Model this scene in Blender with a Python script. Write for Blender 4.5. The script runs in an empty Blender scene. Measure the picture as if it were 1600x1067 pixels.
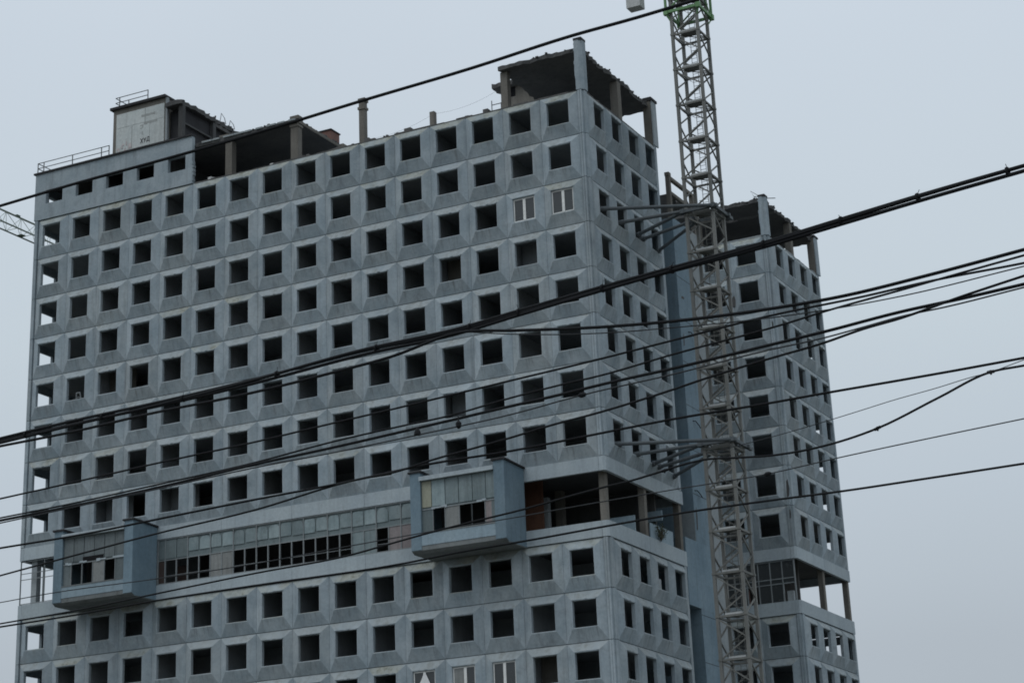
import bpy, bmesh, math, random
from mathutils import Vector, Matrix

random.seed(11)
scene = bpy.context.scene
COL = scene.collection
Z0 = 60.77            # height of the centre of the top full window row above the ground

# ------------------------------------------------------------------ camera
cam_d = bpy.data.cameras.new('camera')
cam = bpy.data.objects.new('camera', cam_d)
COL.objects.link(cam)
cam_d.sensor_width = 36.0
cam_d.lens = 75.0227
cam_d.shift_x = 0.04693
cam_d.shift_y = -0.18014
cam_d.clip_start = 0.5
cam_d.clip_end = 9000
RX = Vector((0.878783, 0.476045, -0.033504))
UX = Vector((0.205604, -0.314319, 0.926785))
FX = Vector((-0.43066, 0.821331, 0.374095))
m = Matrix.Identity(4)
for i in range(3):
    m[i][0] = RX[i]; m[i][1] = UX[i]; m[i][2] = -FX[i]
m[0][3], m[1][3], m[2][3] = 56.3358, -126.0591, 1.7017
cam.matrix_world = m
scene.camera = cam

# ------------------------------------------------------------------ overcast sky
world = bpy.data.worlds.new('World')
scene.world = world
world.use_nodes = True
wn = world.node_tree
wn.nodes.clear()
SUN_EL, SUN_AZ = math.radians(58), math.radians(205)
sky = wn.nodes.new('ShaderNodeTexSky')
sky.sky_type = 'NISHITA'
sky.sun_disc = False
sky.sun_elevation = SUN_EL
sky.sun_rotation = SUN_AZ
sky.dust_density = 4.0
bg1 = wn.nodes.new('ShaderNodeBackground')
bg1.inputs[1].default_value = 0.05
wn.links.new(sky.outputs[0], bg1.inputs[0])
tc = wn.nodes.new('ShaderNodeTexCoord')
sep = wn.nodes.new('ShaderNodeSeparateXYZ')
wn.links.new(tc.outputs['Generated'], sep.inputs[0])
ramp = wn.nodes.new('ShaderNodeValToRGB')
wn.links.new(sep.outputs[2], ramp.inputs[0])
e = ramp.color_ramp.elements
e[0].position = 0.0;  e[0].color = (0.40, 0.455, 0.505, 1)
e[1].position = 1.0;  e[1].color = (0.86, 0.96, 1.04, 1)
k = e.new(0.15); k.color = (0.455, 0.512, 0.57, 1)
k = e.new(0.18); k.color = (0.488, 0.553, 0.615, 1)
k = e.new(0.22); k.color = (0.518, 0.59, 0.66, 1)
k = e.new(0.29); k.color = (0.565, 0.645, 0.708, 1)
k = e.new(0.42); k.color = (0.598, 0.675, 0.757, 1)
cl = wn.nodes.new('ShaderNodeTexNoise')
cl.inputs['Scale'].default_value = 2.2
cl.inputs['Detail'].default_value = 4
wn.links.new(tc.outputs['Generated'], cl.inputs['Vector'])
mr = wn.nodes.new('ShaderNodeMapRange')
mr.inputs[1].default_value = 0.3; mr.inputs[2].default_value = 0.7
mr.inputs[3].default_value = 0.99; mr.inputs[4].default_value = 1.04
wn.links.new(cl.outputs[0], mr.inputs[0])
bg2 = wn.nodes.new('ShaderNodeBackground')
wn.links.new(ramp.outputs[0], bg2.inputs[0])
wn.links.new(mr.outputs[0], bg2.inputs[1])
mixw = wn.nodes.new('ShaderNodeMixShader')
mixw.inputs[0].default_value = 0.94
wn.links.new(bg1.outputs[0], mixw.inputs[1])
wn.links.new(bg2.outputs[0], mixw.inputs[2])
wo = wn.nodes.new('ShaderNodeOutputWorld')
wn.links.new(mixw.outputs[0], wo.inputs[0])

sun_d = bpy.data.lights.new('sun', 'SUN')
sun_d.energy = 0.55
sun_d.angle = math.radians(35)
sun_d.color = (1.0, 0.97, 0.93)
sun = bpy.data.objects.new('sun', sun_d)
COL.objects.link(sun)
sdir = Vector((math.sin(SUN_AZ) * math.cos(SUN_EL) , math.cos(SUN_AZ) * math.cos(SUN_EL), math.sin(SUN_EL)))
sun.rotation_euler = sdir.to_track_quat('Z', 'Y').to_euler()
sun.location = (60, -80, 120)

scene.view_settings.view_transform = 'Standard'
scene.view_settings.look = 'None'
scene.view_settings.exposure = 0.0
scene.view_settings.gamma = 1.0
scene.view_settings.use_curve_mapping = False
scene.cycles.filter_width = 1.8

# ------------------------------------------------------------------ mesh helpers
class MB:
    """collects simple solids; build() links them as one mesh object"""
    def __init__(s):
        s.v = []; s.f = []
    def poly(s, pts, faces):
        n = len(s.v)
        s.v += [Vector(p) for p in pts]
        s.f += [tuple(i + n for i in f) for f in faces]
    def box(s, x0, x1, y0, y1, z0, z1):
        s.poly([(x0,y0,z0),(x1,y0,z0),(x1,y1,z0),(x0,y1,z0),(x0,y0,z1),(x1,y0,z1),(x1,y1,z1),(x0,y1,z1)],
               [(0,3,2,1),(4,5,6,7),(0,1,5,4),(1,2,6,5),(2,3,7,6),(3,0,4,7)])
        return s
    def beam(s, p, q, w, h=None):
        h = w if h is None else h
        p = Vector(p); q = Vector(q); d = (q - p).normalized()
        up = Vector((0,0,1)) if abs(d.z) < 0.95 else Vector((0,1,0))
        a = d.cross(up).normalized() * (w/2); b = a.cross(d).normalized() * (h/2)
        s.poly([p-a-b,p+a-b,p+a+b,p-a+b,q-a-b,q+a-b,q+a+b,q-a+b],
               [(3,2,1,0),(4,5,6,7),(0,1,5,4),(1,2,6,5),(2,3,7,6),(3,0,4,7)])
        return s
    def tube(s, pts, r, n=6, cap=True):
        pts = [Vector(p) for p in pts]
        base = len(s.v); a = None
        for i, p in enumerate(pts):
            d = (pts[min(i+1, len(pts)-1)] - pts[max(i-1, 0)]).normalized()
            if a is None:
                up = Vector((0,0,1)) if abs(d.z) < 0.9 else Vector((1,0,0))
                a = d.cross(up).normalized()
            else:
                a = (a - d * a.dot(d)).normalized()
            b = d.cross(a)
            rr = r[i] if isinstance(r, (list, tuple)) else r
            for k in range(n):
                t = 2*math.pi*k/n
                s.v.append(p + a*(rr*math.cos(t)) + b*(rr*math.sin(t)))
        for i in range(len(pts)-1):
            for k in range(n):
                k2 = (k+1) % n
                s.f.append((base+i*n+k, base+i*n+k2, base+(i+1)*n+k2, base+(i+1)*n+k))
        if cap:
            s.f.append(tuple(base+k for k in range(n))[::-1])
            s.f.append(tuple(base+(len(pts)-1)*n+k for k in range(n)))
        return s
    def prism(s, pts, z0, z1):
        """closed polygon in plan (counter-clockwise seen from above), extruded upwards"""
        n = len(pts)
        s.poly([(x,y,z0) for x,y in pts] + [(x,y,z1) for x,y in pts],
               [tuple(range(n))[::-1], tuple(range(n,2*n))] + [(i,(i+1)%n,n+(i+1)%n,n+i) for i in range(n)])
        return s
    def side_prism(s, pts, x0, x1):
        """closed polygon in the y,z plane, extruded along x"""
        n = len(pts)
        s.poly([(x0,y,z) for y,z in pts] + [(x1,y,z) for y,z in pts],
               [tuple(range(n)), tuple(range(n,2*n))[::-1]] + [(i,n+i,n+(i+1)%n,(i+1)%n) for i in range(n)])
        return s
    def face_prism(s, pts, y0, y1):
        """closed polygon in the x,z plane, extruded along y"""
        n = len(pts)
        s.poly([(x,y0,z) for x,z in pts] + [(x,y1,z) for x,z in pts],
               [tuple(range(n)), tuple(range(n,2*n))[::-1]] + [(i,n+i,n+(i+1)%n,(i+1)%n) for i in range(n)])
        return s
    def add(s, o, M):
        n = len(s.v)
        s.v += [M @ p for p in o.v]
        s.f += [tuple(i+n for i in f) for f in o.f]
        return s
    def mesh(s, name, off=Vector((0,0,0)), recalc=True):
        me = bpy.data.meshes.new(name)
        me.from_pydata([tuple(p - off) for p in s.v], [], s.f)
        if recalc:
            bm = bmesh.new(); bm.from_mesh(me)
            bmesh.ops.recalc_face_normals(bm, faces=bm.faces)
            bm.to_mesh(me); bm.free()
        me.update()
        return me
    def build(s, name, mat, parent=None, smooth=False, kind=None, label=None):
        off = wloc(parent) if parent else Vector((0,0,0))
        me = s.mesh(name, off)
        if smooth:
            for p in me.polygons: p.use_smooth = True
        return link(name, me, mat, parent, kind=kind, label=label)

def wloc(o):
    v = Vector(o.location)
    while o.parent:
        o = o.parent; v = v + Vector(o.location)
    return v

def link(name, me, mat, parent=None, loc=(0,0,0), rz=0.0, kind=None, label=None):
    if mat is not None and not me.materials:
        me.materials.append(mat)
    o = bpy.data.objects.new(name, me)
    COL.objects.link(o)
    o.location = loc; o.rotation_euler = (0,0,rz)
    if parent: o.parent = parent
    if kind: o['kind'] = kind
    if label: o['label'] = label
    return o

def thing(name, label, cat, loc=(0,0,0), group=None):
    o = bpy.data.objects.new(name, None); COL.objects.link(o)
    o.location = loc; o.empty_display_size = 0.5
    return tag(o, label, cat, group)

def tag(o, label, cat, group=None):
    o['label'] = label; o['category'] = cat
    if group: o['group'] = group
    return o

# ------------------------------------------------------------------ materials
def new_mat(name, rough=0.85, metal=0.0, spec=0.3):
    mt = bpy.data.materials.new(name); mt.use_nodes = True
    nt = mt.node_tree
    b = nt.nodes['Principled BSDF']
    b.inputs['Roughness'].default_value = rough
    b.inputs['Metallic'].default_value = metal
    b.inputs['Specular IOR Level'].default_value = spec
    return mt, nt, b

def noise(nt, scale, detail=4, vec=None, rough=0.6):
    n = nt.nodes.new('ShaderNodeTexNoise')
    n.inputs['Scale'].default_value = scale
    n.inputs['Detail'].default_value = detail
    n.inputs['Roughness'].default_value = rough
    if vec is not None: nt.links.new(vec, n.inputs['Vector'])
    return n.outputs[0]

def rng(nt, val, a, b, c, d):
    r = nt.nodes.new('ShaderNodeMapRange')
    for i, x in enumerate((a,b,c,d)): r.inputs[i+1].default_value = x
    nt.links.new(val, r.inputs[0])
    return r.outputs[0]

def mixc(nt, fac, a, b, mode='MIX'):
    n = nt.nodes.new('ShaderNodeMix'); n.data_type = 'RGBA'; n.blend_type = mode
    if isinstance(fac, float): n.inputs[0].default_value = fac
    else: nt.links.new(fac, n.inputs[0])
    for idx, x in ((6,a),(7,b)):
        if isinstance(x, tuple): n.inputs[idx].default_value = (*x, 1) if len(x) == 3 else x
        else: nt.links.new(x, n.inputs[idx])
    return n.outputs[2]

def mathn(nt, op, a, b):
    n = nt.nodes.new('ShaderNodeMath'); n.operation = op
    for i, x in enumerate((a,b)):
        if isinstance(x, (int,float)): n.inputs[i].default_value = x
        else: nt.links.new(x, n.inputs[i])
    return n.outputs[0]

def worn(name, c1, c2, dirt, rough=0.88, big=0.35, fine=5.0, streak=0.35, blotch=0.35, bump=0.15, lichen=None, rnd=0.10, metal=0.0, spec=0.25, runs=False):
    """weathered surface: large mottling, fine grain, run-off streaks, dirt, optional lichen on upward faces"""
    mt, nt, b = new_mat(name, rough, metal, spec)
    geo = nt.nodes.new('ShaderNodeNewGeometry'); pos = geo.outputs['Position']
    col = mixc(nt, rng(nt, noise(nt, big, 5, pos), .35, .65, 0, 1), c1, c2)
    mp = nt.nodes.new('ShaderNodeMapping'); mp.inputs['Scale'].default_value = (2.6, 2.6, 0.22)
    nt.links.new(pos, mp.inputs[0])
    st = rng(nt, noise(nt, 1.0, 5, mp.outputs[0], .65), .50, .74, 0, streak)
    col = mixc(nt, st, col, dirt)
    bl = rng(nt, noise(nt, 1.1, 6, pos, .7), .56, .74, 0, blotch)
    col = mixc(nt, bl, col, dirt)
    fg = rng(nt, noise(nt, fine, 4, pos, .75), .25, .75, .86, 1.14)
    col = mixc(nt, 1.0, col, fg, 'MULTIPLY')
    if runs:
        # run-off streaks below the sill, different on every panel, and a slight tint of its own
        tcn = nt.nodes.new('ShaderNodeTexCoord'); sx = nt.nodes.new('ShaderNodeSeparateXYZ')
        nt.links.new(tcn.outputs['Object'], sx.inputs[0])
        oi2 = nt.nodes.new('ShaderNodeObjectInfo')
        cmb = nt.nodes.new('ShaderNodeCombineXYZ')
        nt.links.new(mathn(nt, 'MULTIPLY', sx.outputs[0], 4.5), cmb.inputs[0])
        nt.links.new(mathn(nt, 'MULTIPLY', oi2.outputs['Random'], 73.0), cmb.inputs[1])
        nt.links.new(mathn(nt, 'MULTIPLY', sx.outputs[2], .25), cmb.inputs[2])
        run = rng(nt, noise(nt, 1.0, 5, cmb.outputs[0], .7), .52, .70, 0, .75)
        zone = mathn(nt, 'MULTIPLY', rng(nt, sx.outputs[2], -.90, -.93, 0, 1), rng(nt, sx.outputs[2], -1.75, -1.0, .25, 1))
        near = rng(nt, mathn(nt, 'ABSOLUTE', sx.outputs[0], 0), .8, 1.1, 1, 0)
        col = mixc(nt, mathn(nt, 'MULTIPLY', mathn(nt, 'MULTIPLY', run, zone), near), col, (dirt[0]*.8, dirt[1]*.74, dirt[2]*.68))
        tint = mixc(nt, rng(nt, mathn(nt, 'FRACT', mathn(nt, 'MULTIPLY', oi2.outputs['Random'], 17.3), 0), .55, 1, 0, .5), (1,1,1), (1.04,.98,.92))
        col = mixc(nt, 1.0, col, tint, 'MULTIPLY')
    if rnd:
        oi = nt.nodes.new('ShaderNodeObjectInfo')
        col = mixc(nt, 1.0, col, rng(nt, oi.outputs['Random'], 0, 1, 1-rnd, 1+rnd), 'MULTIPLY')
    if lichen:
        sp = nt.nodes.new('ShaderNodeSeparateXYZ'); nt.links.new(geo.outputs['True Normal'], sp.inputs[0])
        up = rng(nt, sp.outputs[2], .12, .35, 0, 1)
        lic = mixc(nt, rng(nt, noise(nt, 2.5, 6, pos, .75), .45, .62, 0, 1), lichen[0], lichen[1])
        amt = rng(nt, noise(nt, .55, 4, pos, .6), .33, .62, .15, .95)
        col = mixc(nt, mathn(nt, 'MULTIPLY', up, amt), col, lic)
    nt.links.new(col, b.inputs['Base Color'])
    if bump:
        bp = nt.nodes.new('ShaderNodeBump'); bp.inputs['Strength'].default_value = bump; bp.inputs['Distance'].default_value = 0.05
        nt.links.new(noise(nt, fine*1.6, 5, pos, .7), bp.inputs['Height'])
        nt.links.new(bp.outputs[0], b.inputs['Normal'])
    return mt

LIC = ((0.36,0.395,0.405), (0.25,0.265,0.255))
LIC2 = ((0.355,0.37,0.335), (0.20,0.203,0.165))
M = {}
M['panel'] = worn('painted_concrete', (0.275,0.332,0.368), (0.375,0.428,0.46), (0.175,0.195,0.205), lichen=LIC, rnd=0.10, runs=True, streak=.55, blotch=.45, big=.6)
M['panel_old'] = worn('mossy_painted_concrete', (0.275,0.332,0.368), (0.375,0.428,0.46), (0.175,0.195,0.205), lichen=LIC2, rnd=0.10, runs=True, streak=.55, blotch=.45, big=.6)
M['flat'] = worn('band_concrete', (0.36,0.415,0.45), (0.42,0.475,0.50), (0.23,0.26,0.275), lichen=LIC, rnd=0.06)
M['grey'] = worn('grey_concrete', (0.27,0.30,0.315), (0.33,0.36,0.37), (0.16,0.17,0.175))
M['tan'] = worn('bare_concrete', (0.145,0.136,0.12), (0.195,0.183,0.163), (0.075,0.068,0.057), streak=.5, blotch=.5)
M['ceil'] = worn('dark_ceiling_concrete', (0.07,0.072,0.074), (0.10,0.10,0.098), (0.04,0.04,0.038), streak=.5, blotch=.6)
M['attic'] = worn('attic_concrete', (0.245,0.295,0.325), (0.32,0.367,0.395), (0.16,0.178,0.188), streak=.6, blotch=.4, big=.6)
M['dark'] = worn('dark_concrete', (0.105,0.105,0.105), (0.15,0.145,0.14), (0.05,0.05,0.05), streak=.5, blotch=.6)  # plain dark concrete tone, streaked and blotched
M['inner'] = worn('interior_concrete', (0.27,0.295,0.315), (0.33,0.35,0.36), (0.18,0.185,0.19), rnd=0.2)
M['blue'] = worn('blue_cladding', (0.155,0.222,0.27), (0.205,0.275,0.322), (0.10,0.135,0.16), streak=.4, blotch=.5)
M['paleblue'] = worn('pale_blue_cladding', (0.24,0.315,0.365), (0.29,0.365,0.41), (0.15,0.19,0.21), streak=.4, blotch=.35)
M['soffit'] = worn('stained_soffit', (0.15,0.165,0.17), (0.20,0.215,0.215), (0.075,0.08,0.075), blotch=.7)
M['void'] = worn('opening_shade_black', (0.012,0.012,0.013), (0.018,0.018,0.02), (0.01,0.01,0.01), bump=0, spec=.1)  # near-black that paints the shade inside openings
M['stained'] = worn('streaked_grey_lining', (0.125,0.15,0.158), (0.185,0.21,0.215), (0.065,0.075,0.075), streak=.7, blotch=.6)
M['dbrown'] = worn('dark_brown_board', (0.05,0.036,0.032), (0.075,0.053,0.046), (0.03,0.025,0.023))
M['cap'] = worn('bitumen_cap_and_shade', (0.03,0.03,0.033), (0.05,0.05,0.053), (0.02,0.02,0.02))  # bitumen of the caps, also the painted shade under the upper slab
M['pent'] = worn('limed_panel', (0.46,0.50,0.50), (0.55,0.575,0.56), (0.28,0.295,0.29), streak=.5, blotch=.4, rnd=.08)
M['brick'] = worn('red_brick', (0.15,0.085,0.072), (0.19,0.11,0.09), (0.08,0.05,0.043))
M['terra'] = worn('terracotta_wall', (0.135,0.068,0.045), (0.175,0.09,0.06), (0.075,0.042,0.032), streak=.6)
M['glass_g'] = worn('dirty_green_glazing', (0.18,0.235,0.248), (0.255,0.312,0.322), (0.10,0.127,0.13), rough=.45, streak=.6, blotch=.6, rnd=.22, big=.9, spec=.4)
M['glass_back'] = worn('glazing_backing', (0.135,0.17,0.178), (0.17,0.205,0.21), (0.08,0.10,0.10), rough=.6)
M['beige'] = worn('beige_board', (0.215,0.225,0.222), (0.275,0.282,0.276), (0.12,0.124,0.12), streak=.6, blotch=.5, rnd=.12)
M['pink'] = worn('pinkish_board', (0.225,0.20,0.20), (0.27,0.24,0.24), (0.14,0.12,0.118), streak=.5, blotch=.5)
M['sand'] = worn('yellowed_board', (0.30,0.305,0.24), (0.35,0.35,0.28), (0.19,0.18,0.13))
M['frame'] = worn('grey_window_metal', (0.22,0.245,0.255), (0.28,0.30,0.305), (0.13,0.135,0.135), rough=.5, rnd=0)
M['white'] = worn('white_window_paint', (0.74,0.75,0.73), (0.82,0.82,0.80), (0.55,0.54,0.50), rough=.5, rnd=0)
M['steel'] = worn('weathered_mast_steel', (0.14,0.145,0.138), (0.20,0.20,0.188), (0.075,0.063,0.05), rough=.6, fine=9, rnd=.08, bump=.05)
M['tie'] = worn('dark_tie_steel', (0.085,0.10,0.11), (0.12,0.135,0.145), (0.05,0.05,0.05), rough=.6, bump=.05)
M['green'] = worn('green_crane_paint', (0.115,0.235,0.105), (0.16,0.30,0.14), (0.06,0.12,0.055), rough=.5, bump=.05)
M['dgreen'] = worn('dark_green_jib_paint', (0.075,0.11,0.082), (0.11,0.15,0.115), (0.05,0.065,0.05), rough=.5, bump=.05)
M['jib'] = worn('faded_green_jib_paint', (0.12,0.155,0.125), (0.165,0.20,0.168), (0.08,0.095,0.08), rough=.5, bump=.05)
M['lgreen'] = worn('pale_green_lattice_paint', (0.26,0.33,0.27), (0.33,0.40,0.33), (0.12,0.16,0.12), rough=.5, bump=.05)
M['plate'] = worn('galvanised_plate', (0.36,0.38,0.38), (0.46,0.47,0.465), (0.22,0.22,0.21), rough=.5, bump=.03)
M['ballast'] = worn('pale_ballast_concrete', (0.50,0.51,0.50), (0.56,0.57,0.56), (0.38,0.38,0.37))
M['rail'] = worn('rail_steel', (0.12,0.13,0.135), (0.16,0.17,0.175), (0.08,0.07,0.06), rough=.6, bump=.03)
M['cable'] = worn('black_cable_sheath', (0.010,0.011,0.013), (0.015,0.016,0.018), (0.008,0.008,0.008), rough=.75, bump=0, spec=.15)
M['cable2'] = worn('grey_cable_sheath', (0.035,0.038,0.042), (0.05,0.054,0.058), (0.02,0.02,0.02), rough=.7, bump=0, spec=.15)
M['ink'] = worn('black_paint_mark', (0.08,0.08,0.085), (0.11,0.11,0.11), (0.04,0.04,0.04), bump=0)
M['stain'] = worn('faded_grey_stain', (0.29,0.305,0.30), (0.35,0.36,0.35), (0.22,0.22,0.22), bump=0)
M['rose'] = worn('faded_rose_paint', (0.42,0.35,0.35), (0.55,0.52,0.51), (0.30,0.27,0.27), big=2.0, bump=0)
M['sheet'] = worn('white_plastic_sheet', (0.72,0.73,0.74), (0.80,0.80,0.80), (0.6,0.6,0.6), rough=.4, bump=.05)
M['leaf'] = worn('dull_leaves', (0.05,0.065,0.04), (0.085,0.095,0.06), (0.04,0.035,0.025), rnd=0)
M['bark'] = worn('thin_bark', (0.07,0.055,0.045), (0.1,0.08,0.065), (0.04,0.03,0.03))
M['ground'] = worn('trodden_ground', (0.085,0.085,0.07), (0.12,0.115,0.10), (0.06,0.06,0.045), big=.02, fine=.6)
mt, nt, b = new_mat('window_glass', 0.08, 0.0, 0.55)
b.inputs['Base Color'].default_value = (0.045,0.05,0.052,1)
geo = nt.nodes.new('ShaderNodeNewGeometry')
bp = nt.nodes.new('ShaderNodeBump'); bp.inputs['Strength'].default_value = 0.08
nt.links.new(noise(nt, .8, 2, geo.outputs['Position']), bp.inputs['Height'])
nt.links.new(bp.outputs[0], b.inputs['Normal'])
nt.links.new(rng(nt, noise(nt, 3, 4, geo.outputs['Position']), .3, .7, .08, .3), b.inputs['Roughness'])
M['glass'] = mt

# ------------------------------------------------------------------ setting
g = MB(); S = 6000
g.poly([(-S,-S,0),(S,-S,0),(S,S,0),(-S,S,0)], [(0,1,2,3)])
o = g.build('ground', M['ground'], kind='structure')

# ------------------------------------------------------------------ faceted facade panel (window centre at the origin, front towards -y)
HW, HH = 0.855, 0.865        # half opening
RIM = .06
def panel_mb(seed):
    rnd = random.Random(seed)
    j = lambda a: rnd.uniform(-a, a)
    q = MB()
    def ring(x0,x1,z0,z1,y,jx=0,jz=0,jy=0):
        return [(x0+j(jx),y+j(jy),z0+j(jz)),(x1+j(jx),y+j(jy),z0+j(jz)),(x1+j(jx),y+j(jy),z1+j(jz)),(x0+j(jx),y+j(jy),z1+j(jz))]
    zb, zt = -0.15-1.626, -0.15+1.626
    rings = [ring(-1.493,1.493,zb,zt,0.43), ring(-1.493,1.493,zb,zt,0.31),
             ring(-HW-RIM,HW+RIM,-HH-RIM,HH+RIM,0.0,.012,.014,.01),
             ring(-HW,HW,-HH,HH,0.015,.008,.008,.005),
             ring(-HW+.012,HW-.012,-HH+.012,HH-.012,0.27)]
    for r in rings: q.v += [Vector(p) for p in r]
    for k in range(4):
        a, b2 = 4*k, 4*(k+1)
        for i in range(4):
            i2 = (i+1) % 4
            q.f.append((a+i, a+i2, b2+i2, b2+i))
    for i in range(4):
        i2 = (i+1) % 4
        q.f.append((16+i, 16+i2, i2, i))
    # chipped lintel edge: small uneven lumps of render along the top of the rim
    x = -HW-.06
    while x < HW:
        w = rnd.uniform(.08,.32)
        if rnd.random() < .55:
            q.box(x, min(x+w, HW+.08), -0.012-rnd.uniform(0,.02), 0.05, HH+RIM-.015, HH+RIM+rnd.uniform(.005,.03))
        x += w
    return q
PANELS = [panel_mb(s) for s in range(6)]
PANEL_ME = []
for s, q in enumerate(PANELS):
    me = q.mesh('facade_panel'); me.materials.append(M['panel']); PANEL_ME.append(me)
PANEL_OLD = []
for me in PANEL_ME:
    m2 = me.copy(); m2.materials.clear(); m2.materials.append(M['panel_old']); PANEL_OLD.append(m2)

BAND_GAP = 8.675
def row_z(r):
    return Z0 - 3.3*r if r < 8 else Z0 - (7*3.3 + BAND_GAP) - (r-8)*3.3
A0, B0 = 2.18, 2.35          # first window centres from the corner, front and side

def tower(name, label, ty, ncol, detail_cols, rows_detail, frames):
    """one slab block. Its front lies on y = ty, its right hand side on x = 0"""
    root = thing(name, label, 'building', (-24.7, ty+6.8, 0))
    W = wloc(root)
    xl = -(A0 + 3*(ncol-1) + 1.5)            # left edge of the last panel
    xL = xl - 0.43                           # left corner of the block
    yB = ty + 13.45
    rows_all = [r for r in range(0, 16)]
    rest = MB()
    for r in rows_all:
        z = row_z(r)
        for c in range(ncol):
            x = -A0 - 3*c
            if c < detail_cols and r in rows_detail:
                link('facade_panel', random.choice(PANEL_OLD if (r in (0,8) or random.random() < .08) else PANEL_ME), None, root, Vector((x,ty,z))-W)
            else:
                rest.add(PANELS[0], Matrix.Translation((x,ty,z)))
            rest.add(PANELS[1], Matrix.Translation((x, yB+.25, z)) @ Matrix.Rotation(math.pi,4,'Z'))
        for k in range(4):
            y = ty + B0 + 3*k
            if r in rows_detail:
                link('facade_panel', random.choice(PANEL_ME), None, root, Vector((0,y,z))-W, math.pi/2)
            else:
                rest.add(PANELS[0], Matrix.Translation((0,y,z)) @ Matrix.Rotation(math.pi/2,4,'Z'))
            rest.add(PANELS[2], Matrix.Translation((xL-.25,y,z)) @ Matrix.Rotation(-math.pi/2,4,'Z'))
    rest.build('hidden_facade', M['panel'], root, kind='stuff')
    # corner piers, one length per storey
    def corner(z0, z1, right, back=False):
        q = MB()
        if right: pts = [(-.635,ty+.62),(-.635,ty+.20),(-.50,ty+.20),(-.50,ty+.235),(-.465,ty+.235),(-.465,ty+.20),(-.34,ty+.20),(-.34,ty+.40),(-.185,ty+.40),(-.185,ty+.80),(-.60,ty+.80)]
        else:     pts = [(xl-.045,ty+.62),(xl-.10,ty+.62),(xL+.05,ty+.80),(xL-.06,ty+.80),(xL-.06,ty+.38),(xL+.09,ty+.38),(xL+.09,ty+.185),(xl-.045,ty+.185)]
        if back:
            pts = [(x, ty+yB-y) for x,y in pts][::-1]
        q.prism(pts, z0+.02, z1-.02)
        return q
    for r in rows_all:
        z1 = row_z(r) - .15 + 1.65; z0 = z1 - 3.3
        for right in (True, False):
            corner(z0, z1, right).build('corner_pier', M['panel'], root)
    zb = row_z(15) - 1.8
    for right in (True, False):
        corner(zb, Z0-30.27, right, True).build('rear_corner_pier', M['panel'], root)
        corner(Z0-24.9, Z0+1.5, right, True).build('rear_corner_pier', M['panel'], root)
    # spandrel bands above and below the open storey
    zt1, zt0 = Z0-24.9, Z0-25.87
    zl1, zl0 = Z0-29.2, Z0-30.26
    xs = [-.67 - 6*i for i in range(int(ncol/2)+1)]
    xs = [x for x in xs if x > xl+1] + [xl]
    for (z0,z1) in ((zt0,zt1-.015),(zl0+.015,zl1)):
        for i in range(len(xs)-1):
            MB().box(xs[i+1]+.01, xs[i]-.01, ty+.20, ty+.46, z0, z1).build('spandrel_panel', M['flat'], root)
        for i in range(2):
            y0 = ty+.85+6*i
            MB().box(-.46,-.20, y0+.01, y0+5.99, z0, z1).build('spandrel_panel', M['flat'], root)
        q = MB().prism([(-.66,ty+.46),(-.66,ty+.20),(-.36,ty+.20),(-.20,ty+.36),(-.20,ty+.85),(-.46,ty+.85)], z0, z1)
        q.build('spandrel_panel', M['flat'], root)
        q = MB().box(xL-.05,xL+.2, ty+.36, yB-.2, z0, z1).box(xL+.2,xl-.01,ty+.2,ty+.46,z0,z1)
        q.build('spandrel_panel', M['flat'], root)
        MB().box(-.46,-.20, ty+12.86, ty+13.27, z0, z1).build('spandrel_panel', M['flat'], root)
        MB().box(xL+.3,-.5, yB-.40, yB-.15, z0, z1).build('rear_spandrel', M['flat'], root)
    # floors
    zs = [Z0-3.3*r-1.8 for r in range(0,7)] + [Z0-25.1, Z0-29.75] + [row_z(r)-1.8 for r in range(8,16)] + [Z0+1.33]
    for z in zs:
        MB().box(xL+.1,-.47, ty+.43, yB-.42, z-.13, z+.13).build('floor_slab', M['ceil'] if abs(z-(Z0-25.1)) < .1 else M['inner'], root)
    # bare columns of the open storey
    for (x,y) in ((-.82,1.1),(-.62,7.0),(-.55,12.9)):
        if not (ty > 5 and y < 2): MB().box(x-.22,x+.22,ty+y-.22,ty+y+.22,Z0-29.6,Z0-25.2).build('column', M['tan'], root)
    for i in range(1, int(ncol/2)+1):
        x = -.68 - 6*i
        MB().box(x-.27,x+.27,ty+6.4,ty+6.95,Z0-29.6,Z0-25.2).build('column', M['tan'], root)
    # partitions
    P = MB()
    rng_ = random.Random(5 + int(ty))
    for r in rows_all:
        z1 = row_z(r)+1.37; z0 = row_z(r)-1.68
        for i in range(1, int(ncol/2)):
            x = -.68 - 6*i
            P.box(x-.08,x+.08, ty+.45, yB-.45, z0, z1)
            if rng_.random() < .35:
                x2 = x - 3; P.box(x2-.06,x2+.06, ty+.45, ty+6, z0, z1)
        P.box(xL+.5 if ty>5 else xl+6.05, -6.8, ty+rng_.uniform(5.3,5.7), ty+5.85, z0, z1)
        P.box(-6.6,-2.4,ty+7.0,ty+7.15,z0,z1)
        P.box(xL+.5, -6.8, ty+8.4, ty+8.55, z0, z1)
    P.build('partition', M['inner'], root, kind='stuff')
    return root, xl, xL, yB

rowsA = set(range(0,11)); rowsB = set(range(0,11))
front, xl, xL, yB = tower('tower_block', 'long derelict grey concrete tower block with two projecting blue bays', 0.0, 16, 16, rowsA, True)
rear, xlb, xLb, yBb = tower('tower_block', 'narrower looking rear concrete tower block partly hidden behind the crane mast', 36.19, 16, 4, rowsB, False)
WF = wloc(front); WR = wloc(rear)

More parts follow.
